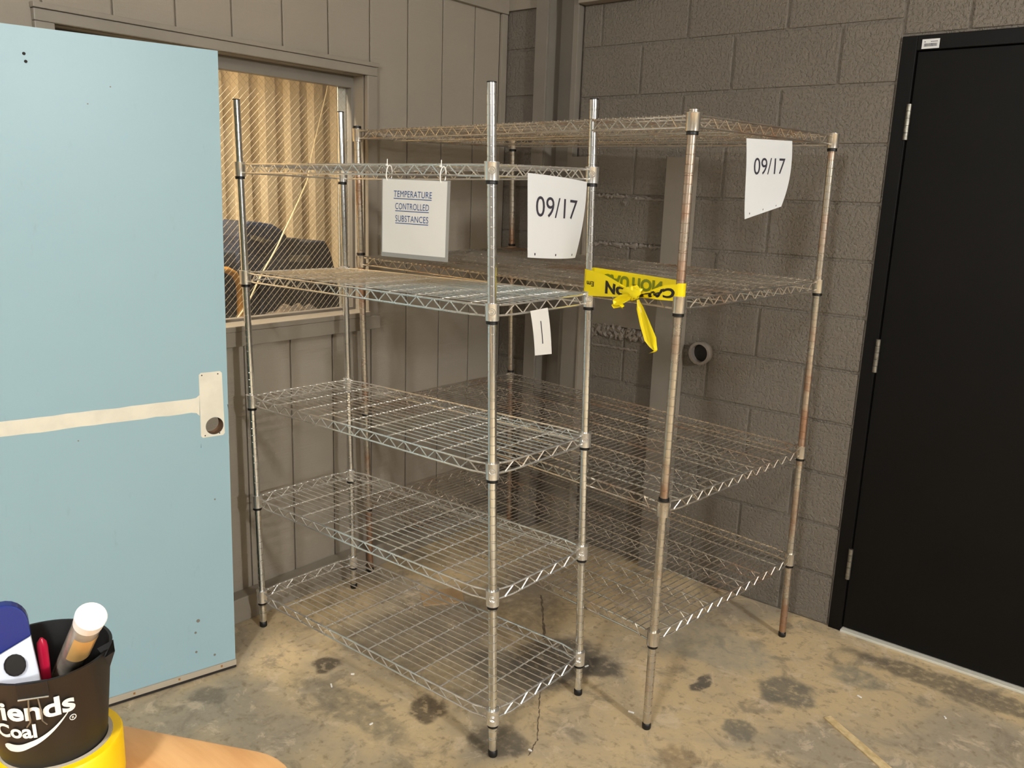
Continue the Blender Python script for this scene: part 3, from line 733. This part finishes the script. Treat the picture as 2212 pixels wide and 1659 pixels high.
# laminated sheet
yT = -1.5005
b3 = bil((0.8185, yT, 1.651), (1.086, yT, 1.648), (0.8205, yT-0.004, 1.432), (1.085, yT-0.004, 1.434))
def P3(u, v): return b3(u, v) + Vector((0, -0.004*math.sin(math.pi*u)*math.sin(math.pi*v), 0))
pp3 = MB().sheet(P3, 10, 10, 0.0006).build('laminated_sign', M_GLOSSFILM, org=P3(0.5, 0), smooth=True, label='laminated sheet reading TEMPERATURE CONTROLLED SUBSTANCES tied to the chrome rack', cat='sign')
P3b = lambda u, v: P3(0.015 + 0.945*u, 0.055 + 0.935*v) + Vector((0, -0.0006, 0))
MB().sheet(P3b, 10, 10, 0.0003).build('sheet', M_PAPER, pp3, smooth=True)
mb = MB()
for s_, u0, u1, v0 in (('TEMPERATURE', 0.19, 0.785, 0.765), ('CONTROLLED', 0.22, 0.750, 0.600), ('SUBSTANCES', 0.225, 0.745, 0.435)):
    put_text(mb, s_, P3b, u0, u1, v0, v0+0.085, 0.0006, 0.0, space=1.05); put_bar(mb, P3b, u0, u1, v0-0.026, v0-0.016, 0.0006)
mb.build('lettering', M_BLUEINK, pp3)
for k, u in enumerate((0.088, 0.875)):
    p = P3(u, 0.975); pts = []
    for q in range(17):
        a = 2*math.pi*q/16; pts.append(p + Vector((0.002*math.sin(a), 0.006 - 0.011*math.cos(a)*1.0, 0.019 + 0.0225*math.sin(a))))
    zt_ = MB().tube(pts, 0.0016, 6, False); zt_.tube([p + Vector((0, -0.002, 0.040)), p + Vector((0.002, -0.003, 0.058))], 0.0013, 5); zt_.obox(p + Vector((0, -0.003, 0.042)), (0.0028, 0, 0), (0, 0.002, 0), (0, 0, 0.003))
    zt_.build('zip_tie', M_CAPWHITE, org=p, smooth=True, label='white zip tie through the %s top corner of the laminated sign' % ('left', 'right')[k], cat='zip tie', group='zip ties holding the laminated sign')
# small tag
b4 = bil((1.253, -1.354, 1.308), (1.253, -1.275, 1.311), (1.258, -1.328, 1.181), (1.258, -1.250, 1.176))
P4 = lambda u, v: b4(u, v) + Vector((0.004*math.sin(v*2.5), 0, 0))
pp4 = MB().sheet(P4, 4, 8).build('paper_tag', M_PAPER, org=P4(0.5, 0), smooth=True, label='small white paper tag with a single stroke under the second chrome shelf', cat='paper tag')
mb = MB(); 
for i in range(6): mb.add([lift(P4, 0.46, 0.25+0.5*i/6, .0007), lift(P4, 0.51, 0.25+0.5*i/6, .0007), lift(P4, 0.51, 0.25+0.5*(i+1)/6, .0007), lift(P4, 0.46, 0.25+0.5*(i+1)/6, .0007)], [(0, 1, 2, 3)])
mb.build('stroke', M_INK, pp4)

# ================================================================== CAUTION TAPE
zT = 1.366
cA = pt1(2, zT); cB = pt2(0, zT); rA = 0.0150
ax = Vector((cB.x-cA.x, cB.y-cA.y, 0)); LA = ax.length; ax.normalize(); ay = Vector((-ax.y, ax.x, 0))   # ay: away from camera (+y)
def loop(s):   # s in [0,1): front strand 0..0.45 (C->E), round E, back strand, round C
    if s < 0.45:
        t = s/0.45; bow = -0.010*math.sin(math.pi*t); return cA + ax*(LA*t) - ay*(rA - bow*0.6)
    if s < 0.5:
        a = -math.pi/2 + math.pi*(s-0.45)/0.05; return cB + ax*(rA*math.cos(a)) + ay*(rA*math.sin(a))
    if s < 0.95:
        t = (s-0.5)/0.45; return cB - ax*(LA*t) + ay*(rA + 0.004*math.sin(math.pi*t))
    a = math.pi/2 + math.pi*(s-0.95)/0.05; return cA + ax*(rA*math.cos(a)) + ay*(rA*math.sin(a))
TK = 0.62   # knot position along front strand
def edges(s):
    if s <= 0.45:
        t = s/0.45; k = math.exp(-((t-TK)/0.30)**2) if t < TK else math.exp(-((t-TK)/0.22)**2)
        zt_ = 1.407 - 0.004*t - 0.040*k; zb_ = 1.329 + 0.020*t + 0.004*k
        zt_ -= 0.006*t
        return zb_, zt_
    if s < 0.5: return 1.350, 1.398
    if s < 0.95:
        t = (s-0.5)/0.45; return 1.352 - 0.014*t, 1.402 + 0.010*t
    return 1.331, 1.408
def TP(u, v):
    u = u % 1.0; zb_, zt_ = edges(u); p = loop(u)
    r = 0.0
    if u < 0.45:
        t = u/0.45; k = math.exp(-((t-TK)/0.2)**2); r = 0.004*k*math.sin(v*19 + t*8)
    return Vector((p.x, p.y, zb_ + (zt_-zb_)*v)) - ay*r
ct = empty('caution_tape', (cA+cB)/2 + Vector((0, 0, -0.04)), 'yellow caution tape knotted around posts of both racks, printed upside down', 'caution tape')
MB().sheet(TP, 150, 8, 0.0003).build('band', M_CAUTION, ct, smooth=True)
mb = MB()
put_text(mb, 'CAUTION', lambda u, v: TP(max(0.0, min(0.4499, u)), v), 0.442, 0.110, 0.78, 0.14, 0.0011, 0.045)
mb.build('lettering', M_CINK, ct); mb = MB()
put_text(mb, 'Em', lambda u, v: TP(max(0.0, min(0.4499, u)), v), 0.046, 0.006, 0.58, 0.38, 0.0011, 0.02)
mb.build('small_lettering', M_CINK, ct)
mb = MB(); put_text(mb, 'CAUTION', lambda u, v: TP(max(0.501, min(0.9499, u)), v), 0.90, 0.60, 0.82, 0.22, -0.0011, 0.045); mb.build('show_through_lettering', M_CINK2, ct)
# knot and loops
kc = loop(0.45*TK) + Vector((0, 0, 1.356-zT)) - ay*0.010; kc.z = 1.356
rnd = random.Random(11); kn = MB(); nu_, nv_ = 16, 10
for j in range(nv_+1):
    th = math.pi*j/nv_
    for i_ in range(nu_):
        ph = 2*math.pi*i_/nu_; r = 1 + 0.22*math.sin(3*ph + 2*th) + 0.16*math.sin(9*ph - 5*th) + rnd.uniform(-.12, .12)
        kn.v.append(tuple(kc + ax*(0.030*r*math.sin(th)*math.cos(ph) - 0.014) + ay*(0.012*r*math.sin(th)*math.sin(ph)) + Vector((0, 0, 0.017*r*math.cos(th) + 0.002))))
for j in range(nv_):
    for i_ in range(nu_): kn.f.append((j*nu_+i_, j*nu_+(i_+1) % nu_, (j+1)*nu_+(i_+1) % nu_, (j+1)*nu_+i_))
kn.build('knot', M_CAUTION, ct, smooth=True)
def ribbon(path, widths, wdir, name, wr=0.003):
    path = [Vector(p) for p in path]; N = len(path)
    def P(u, v):
        x = min(max(u, 0), 1)*(N-1); k = min(int(x), N-2); f_ = x-k
        c_ = path[k].lerp(path[k+1], f_); w = widths[k] + (widths[k+1]-widths[k])*f_
        return c_ + wdir[0]*(w*(v-0.5)) + wdir[1]*(wr*math.sin(v*7 + u*5))
    return MB().sheet(P, (N-1)*4, 6, 0.0003).build(name, M_CAUTION, ct, smooth=True)
t0 = kc + ax*0.012 + Vector((0, 0, -0.014)) - ay*0.006
ribbon([t0, t0+ax*0.010+Vector((0, 0, -.022)), t0+ax*0.030+Vector((0, 0, -.062)), t0+ax*0.052+Vector((0, 0, -.105)), t0+ax*0.062+Vector((0, 0, -.124)), t0+ax*0.070+Vector((0, 0, -.134)), t0+ax*0.060+Vector((0, 0, -.142))],
       [0.007, 0.024, 0.034, 0.040, 0.024, 0.012, 0.028], (ax*0.93 + Vector((0, 0, 0.36)), -ay), 'tail')
l0 = kc - ax*0.010 + Vector((0, 0, -0.008)) - ay*0.008
ribbon([l0, l0-ax*0.020+Vector((0, 0, -.008)), l0-ax*0.045+Vector((0, 0, -.014)), l0-ax*0.066+Vector((0, 0, -.022)), l0-ax*0.060+Vector((0, 0, -.032)), l0-ax*0.040+Vector((0, 0, -.028)), l0-ax*0.028+Vector((0, 0, -.034))],
       [0.018, 0.030, 0.034, 0.022, 0.020, 0.016, 0.012], (Vector((0, 0, 1))*0.9 + ax*0.3, -ay), 'bow', 0.004)

# ================================================================== FLOOR LITTER
v = [(0.385, -0.901), (0.478, -0.757), (0.567, -0.831), (0.53, -0.90), (0.474, -0.971)]
cb = MB(); n = len(v); cb.add([(x, y, 0.0004) for x, y in v] + [(x, y, 0.004 + 0.006*(k % 2)) for k, (x, y) in enumerate(v)], [tuple(range(n-1, -1, -1)), tuple(range(n, 2*n))] + [(k, (k+1) % n, (k+1) % n+n, k+n) for k in range(n)])
cb.build('cardboard_scrap', M_CARD, org=(0.48, -0.86, 0), label='torn scrap of brown cardboard on the floor behind the chrome rack', cat='cardboard')
sp = MB(); A = [(1.952, -0.623), (1.965, -0.600), (2.225, -0.756), (2.35, -0.838), (2.337, -0.862), (2.21, -0.785)]
n = len(A); sp.add([(x, y, 0.0003) for x, y in A] + [(x, y, 0.0045) for x, y in A], [tuple(range(n)), tuple(range(2*n-1, n-1, -1))] + [(k, k+n, (k+1) % n+n, (k+1) % n) for k in range(n)])
sp.build('wood_strip', M_STICK, org=(2.15, -0.73, 0), label='thin pale wooden strip lying on the concrete floor', cat='wood strip')
CH = [(1.346, -1.389), (1.208, -0.892), (0.645, -1.57), (0.644, -1.478), (1.30, -0.35), (1.47, -1.02), (0.90, -1.62), (2.0, -0.42), (1.99, -1.0), (2.25, -0.35)]
lab = ['beside the near foot of the chrome rack', 'between the two racks', 'in front of the chrome rack', 'on the dark stain below the chrome rack', 'under the lowest tarnished shelf', 'by the brown rack post', 'left of the near chrome foot', 'out from the black door', 'beside the wooden strip', 'near the black door threshold']
for k, (x, y) in enumerate(CH):
    a = k*1.3; r = 0.006 + 0.002*(k % 3)
    mb = MB().obox((x, y, 0.0022), (r*math.cos(a), r*math.sin(a), 0), (-0.0025*math.sin(a), 0.0025*math.cos(a), 0), (0, 0, 0.0018))
    mb.build('paint_chip', M_CAPWHITE, org=(x, y, 0), bevel=0.0008, label='tiny white chip on the floor ' + lab[k], cat='chip', group='white chips on the floor')

# ================================================================== TABLE CORNER WITH PAIL
ZT = 1.0; e1 = Vector((0.896, 0.444, 0)).normalized(); e2 = Vector((e1.y, -e1.x, 0)); cn = Vector((2.000, -2.660, 0))
tb = empty('table', cn - e1*0.7 + e2*0.35, 'light wood table with rounded corners in the near left corner', 'table')
def rrect(inset, z, rad=0.075):
    L, W = 1.4, 0.70; pts = []
    for (sx, sy, a0) in ((0, 0, 0), (0, 1, 1), (1, 1, 2), (1, 0, 3)):
        for k in range(9):
            a = math.pi/2*(k/8)
            cxl = (rad if sx == 0 else L-rad); cyl = (rad if sy == 0 else W-rad); r = rad - inset
            if a0 == 0: dx, dy = -math.sin(a), -math.cos(a)
            elif a0 == 1: dx, dy = -math.cos(a), math.sin(a)
            elif a0 == 2: dx, dy = math.sin(a), math.cos(a)
            else: dx, dy = math.cos(a), -math.sin(a)
            p = cn - e1*(cxl + dx*r) + e2*(cyl + dy*r); pts.append(Vector((p.x, p.y, z)))
    return pts
tm = MB(); lv = [rrect(0.004, ZT-0.030), rrect(0.0, ZT-0.026), rrect(0.0, ZT-0.004), rrect(0.0012, ZT-0.001), rrect(0.004, ZT)]; n = len(lv[0])
for q in lv: tm.v += [tuple(p) for p in q]
for q in range(len(lv)-1):
    for k in range(n): tm.f.append((q*n+k, q*n+(k+1) % n, (q+1)*n+(k+1) % n, (q+1)*n+k))
tm.f += [tuple(range(n)), tuple(range((len(lv)-1)*n, len(lv)*n))]
tm.build('tabletop', M_TABLE, tb, smooth=True)
for (a, b) in ((0.16, 0.12), (1.26, 0.12), (0.16, 0.58), (1.26, 0.58)):
    p = cn - e1*a + e2*b; MB().lathe([(0.016, 0.0), (0.022, 0.02), (0.022, ZT-0.032)], 14, (p.x, p.y, 0)).build('leg', M_STEEL, tb, org=(p.x, p.y, 0), smooth=True)
bc = Vector((1.8215, -2.8590, ZT))
# roll of yellow tape
rl = empty('tape_roll', bc, 'thick roll of yellow tape lying on the wood table under the pail', 'tape roll')
MB().lathe([(0.0535, 0.0005), (0.0615, 0.0005), (0.0630, 0.002), (0.0630, 0.048), (0.0615, 0.050), (0.0535, 0.050), (0.0535, 0.0005)], 56, tuple(bc), caps=False).build('tape', M_YTAPE, rl, smooth=True)
MB().lathe([(0.0490, 0.0005), (0.0533, 0.0005), (0.0533, 0.0505), (0.0490, 0.0505), (0.0490, 0.0005)], 56, tuple(bc), caps=False).build('core', M_CORE, rl, smooth=True)
# pail
pl = empty('pail', bc + Vector((0, 0, 0.001)), 'small black pail with white lettering standing inside the yellow tape roll', 'pail')
PH = 0.151
def prad(z): return 0.0440 + (0.0640-0.0440)*z/PH
lean = lambda z: (bc.x - 0.006*z/PH, bc.y - 0.003*z/PH)
MB().lathe([(0.040, ZT+0.001), (prad(0), ZT+0.002), (prad(PH)-0.001, ZT+PH-0.002), (prad(PH)+0.0005, ZT+PH), (prad(PH)-0.0025, ZT+PH), (prad(0)-0.003, ZT+0.006), (0.001, ZT+0.005)], 56, shift=lambda z: lean(z-ZT)).build('body', M_BUCKET, pl, smooth=True)
tow = Vector((CAM.x-bc.x, CAM.y-bc.y, 0)).normalized(); sdv = Vector((0, 0, 1)).cross(tow)     # sdv points to image right
def PP(u, z):   # u arc length (m) to image right from the camera-facing line, z height
    r = prad(z); a = u/r; lx, ly = lean(z)
    return Vector((lx, ly, ZT+z)) + (tow*math.cos(a) + sdv*math.sin(a))*r
mb = MB()
put_text(mb, 'Friends', PP, -0.072, 0.0225, 0.1090, 0.1310, 0.0006, 0.03)
put_text(mb, 'of Coal', PP, -0.076, -0.0135, 0.0885, 0.1050, 0.0006, 0.03)
mb.build('lettering', M_LETTER, pl)
mb = MB(); N = 24
prev = None
for k in range(N+1):
    t = k/N; u = -0.047 + 0.064*t; zc = 0.0775 + 0.034*(max(0, t-0.15)/0.85)**2.0 - 0.0015*math.sin(math.pi*min(1, t/0.4)); w = 0.0046*(1-t)**0.8 + 0.0004
    if t < 0.06: w *= t/0.06*0.7+0.3
    q = (lift(PP, u, zc-w, 0.0006), lift(PP, u, zc+w, 0.0006))
    if prev: mb.add([prev[0], q[0], q[1], prev[1]], [(0, 1, 2, 3)])
    prev = q
mb.build('swoosh', M_LETTER, pl)
mb = MB(); cu_, cz_ = 0.0190, 0.1010
pts = [lift(PP, cu_ + 0.0030*math.cos(2*math.pi*k/14), cz_ + 0.0030*math.sin(2*math.pi*k/14), 0.0004) for k in range(15)]; mb.tube(pts, 0.0004, 5, False)
put_text(mb, 'R', PP, cu_-0.0011, cu_+0.0013, cz_-0.0014, cz_+0.0014, 0.0006, 0.01); mb.build('registered_mark', M_LETTER, pl)
# lug where the pail lip is folded out at the right
q = PP(0.064*1.0, PH-0.006); lug = MB().add([q + sdv*0.0, q + sdv*0.010 + Vector((0, 0, 0.005)), q + sdv*0.004 + Vector((0, 0, -0.012)), q + sdv*-0.006 + Vector((0, 0, 0.010)) - tow*0.004, q - tow*0.012 + sdv*0.010 + Vector((0, 0, 0.012))], [(0, 1, 4, 3), (0, 2, 1), (0, 3, 4, 1)])
lug.build('lip_fold', M_BUCKET, pl)
# binder clip
kcp = empty('binder_clip', PP(-0.012, PH-0.012), 'black binder clip clamped on the front lip of the pail', 'binder clip')
mb = MB()
for (za, zb, w) in ((PH-0.016, PH+0.0005, 0.0135),):
    f0 = lambda u, z: lift(PP, u, z, 0.0012)
    V = [f0(-0.012-w, za), f0(-0.012+w, za), f0(-0.012+w, zb), f0(-0.012-w, zb)]; V2 = [p - tow*0.004 for p in V]
    mb.add(V + V2, [(0,1,2,3),(7,6,5,4),(0,4,5,1),(1,5,6,2),(2,6,7,3),(3,7,4,0)])
mb.build('jaw', M_STEEL if False else M_RUBBER, kcp, bevel=0.0006)
mb = MB().tube([lift(PP, -0.012-0.013, PH-0.0165, 0.0018), lift(PP, -0.012+0.013, PH-0.0165, 0.0018)], 0.0011, 6)
mb.build('lip_bar', M_HINGE, kcp, smooth=True)
mb = MB()
for sg in (-1, 1): mb.tube([lift(PP, -0.012+sg*0.004, PH-0.0165, 0.002), lift(PP, -0.012+sg*0.005, PH-0.030, 0.0022), lift(PP, -0.012+sg*0.005, PH-0.042, 0.0025), lift(PP, -0.012+sg*0.0085, PH-0.0475, 0.0025)], 0.0008, 6)
mb.build('wire_arm', M_HINGE, kcp, smooth=True)

# things in the pail: safety cutters, marker tube, red pen
def cutter(uu, dep, lean_, label, zt):
    base = Vector((lean(0)[0], lean(0)[1], ZT+0.010)) + sdv*(uu*0.45) + tow*(dep*0.55)
    topc = Vector((lean(PH)[0], lean(PH)[1], ZT+zt)) + sdv*(uu+lean_) + tow*dep
    up = (topc-base).normalized(); nrm = (tow - up*tow.dot(up)).normalized(); sx_ = up.cross(nrm)
    L_ = (topc-base).length; root = empty('safety_cutter', base, label, 'cutter', 'blue and white safety cutters in the pail')
    def prof(pts, th, name, m, o=0.0):
        n_ = len(pts); V = [base + sx_*p[0] + up*p[1] + nrm*(th/2+o) for p in pts] + [base + sx_*p[0] + up*p[1] + nrm*(-th/2+o) for p in pts]
        return MB().add(V, [tuple(range(n_)), tuple(range(2*n_-1, n_-1, -1))] + [(k, k+n_, (k+1) % n_+n_, (k+1) % n_) for k in range(n_)]).build(name, m, root, bevel=0.0015)
    w = 0.0205
    cap = [(-w*0.95, L_-0.053), (w*0.95, L_-0.040)] + [(w*math.cos(math.pi*k/12), L_-0.022 + 0.022*math.sin(math.pi*k/12)) for k in range(13)]
    prof(cap, 0.012, 'handle', M_NAVY)
    prof([(-w*0.70, 0.0), (w*0.70, 0.0), (w*0.92, L_-0.0405), (-w*0.92, L_-0.0535)], 0.010, 'body', M_WPLASTIC)
    prof([(0.0095*math.cos(2*math.pi*k/16), L_-0.066 + 0.0120*math.sin(2*math.pi*k/16)) for k in range(16)], 0.0008, 'finger_hole', M_DARKHOLE, 0.0055)
    return root
cutter(-0.0270, 0.016, -0.006, 'blue and white plastic safety cutter standing in front inside the pail', 0.217)
cutter(-0.0400, -0.012, -0.026, 'blue and white plastic safety cutter behind the other at the left of the pail', 0.214)
b1_ = bc + Vector((0.071, 0.015, 0.210)); b0 = b1_ + Vector((-0.655, 0.045, -0.755)).normalized()*0.165
mk = empty('marker_tube', b0, 'fat clear tube with white end and orange label leaning in the pail', 'tube')
axm = (b1_-b0); Lm = axm.length; axm.normalize()
MB().tube([b0, b0+axm*0.01, b0+axm*(Lm-0.014)], [0.008, 0.0135, 0.0135], 24).build('barrel', M_TUBE, mk, smooth=True)
MB().tube([b0+axm*(Lm-0.015), b0+axm*(Lm-0.001), b0+axm*Lm], [0.0139, 0.0148, 0.0140], 28).build('end_cap', M_CAPWHITE, mk, smooth=True)
sm = (sdv - axm*sdv.dot(axm)).normalized(); tmv = axm.cross(sm)
if tmv.dot(tow) < 0: tmv = -tmv
mb = MB(); n = 12
for k in range(n+1):
    a = -0.9 + 1.9*k/n; d_ = (tmv*math.cos(a) + sm*math.sin(a))*0.0137
    mb.v += [tuple(b0+axm*(Lm-0.075)+d_), tuple(b0+axm*(Lm-0.030)+d_)]
    if k: mb.f.append((2*k-2, 2*k, 2*k+1, 2*k-1))
mb.build('label', M_LABELOR, mk, smooth=True)
mb = MB()
for k in range(11):
    zc_ = Lm-0.070 + 0.0036*k
    q = [b0+axm*(zc_+dz_)+(tmv*math.cos(a)+sm*math.sin(a))*0.0139 for a, dz_ in ((0.62, 0), (0.92, 0.0006), (0.92, 0.0022), (0.62, 0.0014))]; mb.add(q, [(0, 1, 2, 3)])
mb.build('label_print', M_INK, mk)
r0 = Vector((lean(0)[0], lean(0)[1], ZT+0.012)) - sdv*0.002 - tow*0.02; r1_ = Vector((lean(PH)[0], lean(PH)[1], ZT+0.166)) - sdv*0.0005 + tow*0.004
MB().tube([r0, r0.lerp(r1_, 0.93), r0.lerp(r1_, 0.97), r1_], [0.004, 0.0052, 0.0045, 0.0015], 14).build('red_pen', M_RED, org=r0, smooth=True, label='red pen end showing between the cutter and the tube in the pail', cat='pen')

# ================================================================== LAMP FIXTURES (out of frame, seen only in reflections)
for k, (x, y, z, r, w) in enumerate(LAMPS):
    fx = empty('pendant_lamp', (x, y, z), 'hanging globe lamp %s' % ('far to the right', 'behind the camera')[k], 'lamp', 'hanging lamps')
    MB().lathe([(0.02, CEIL-0.001), (0.05, CEIL-0.02), (0.05, CEIL-0.03), (0.008, CEIL-0.035), (0.008, z+r+0.05), (0.04, z+r+0.045), (0.05, z+r+0.01)], 16, (x, y, 0)).build('holder', M_HINGE, fx, smooth=True)
    MB().lathe([(0.004, z-0.06), (0.030, z-0.052), (0.052, z-0.030), (0.060, z), (0.052, z+0.030), (0.034, z+0.060), (0.030, z+r+0.012)], 18, (x, y, 0)).build('bulb', M_BULB, fx, smooth=True)
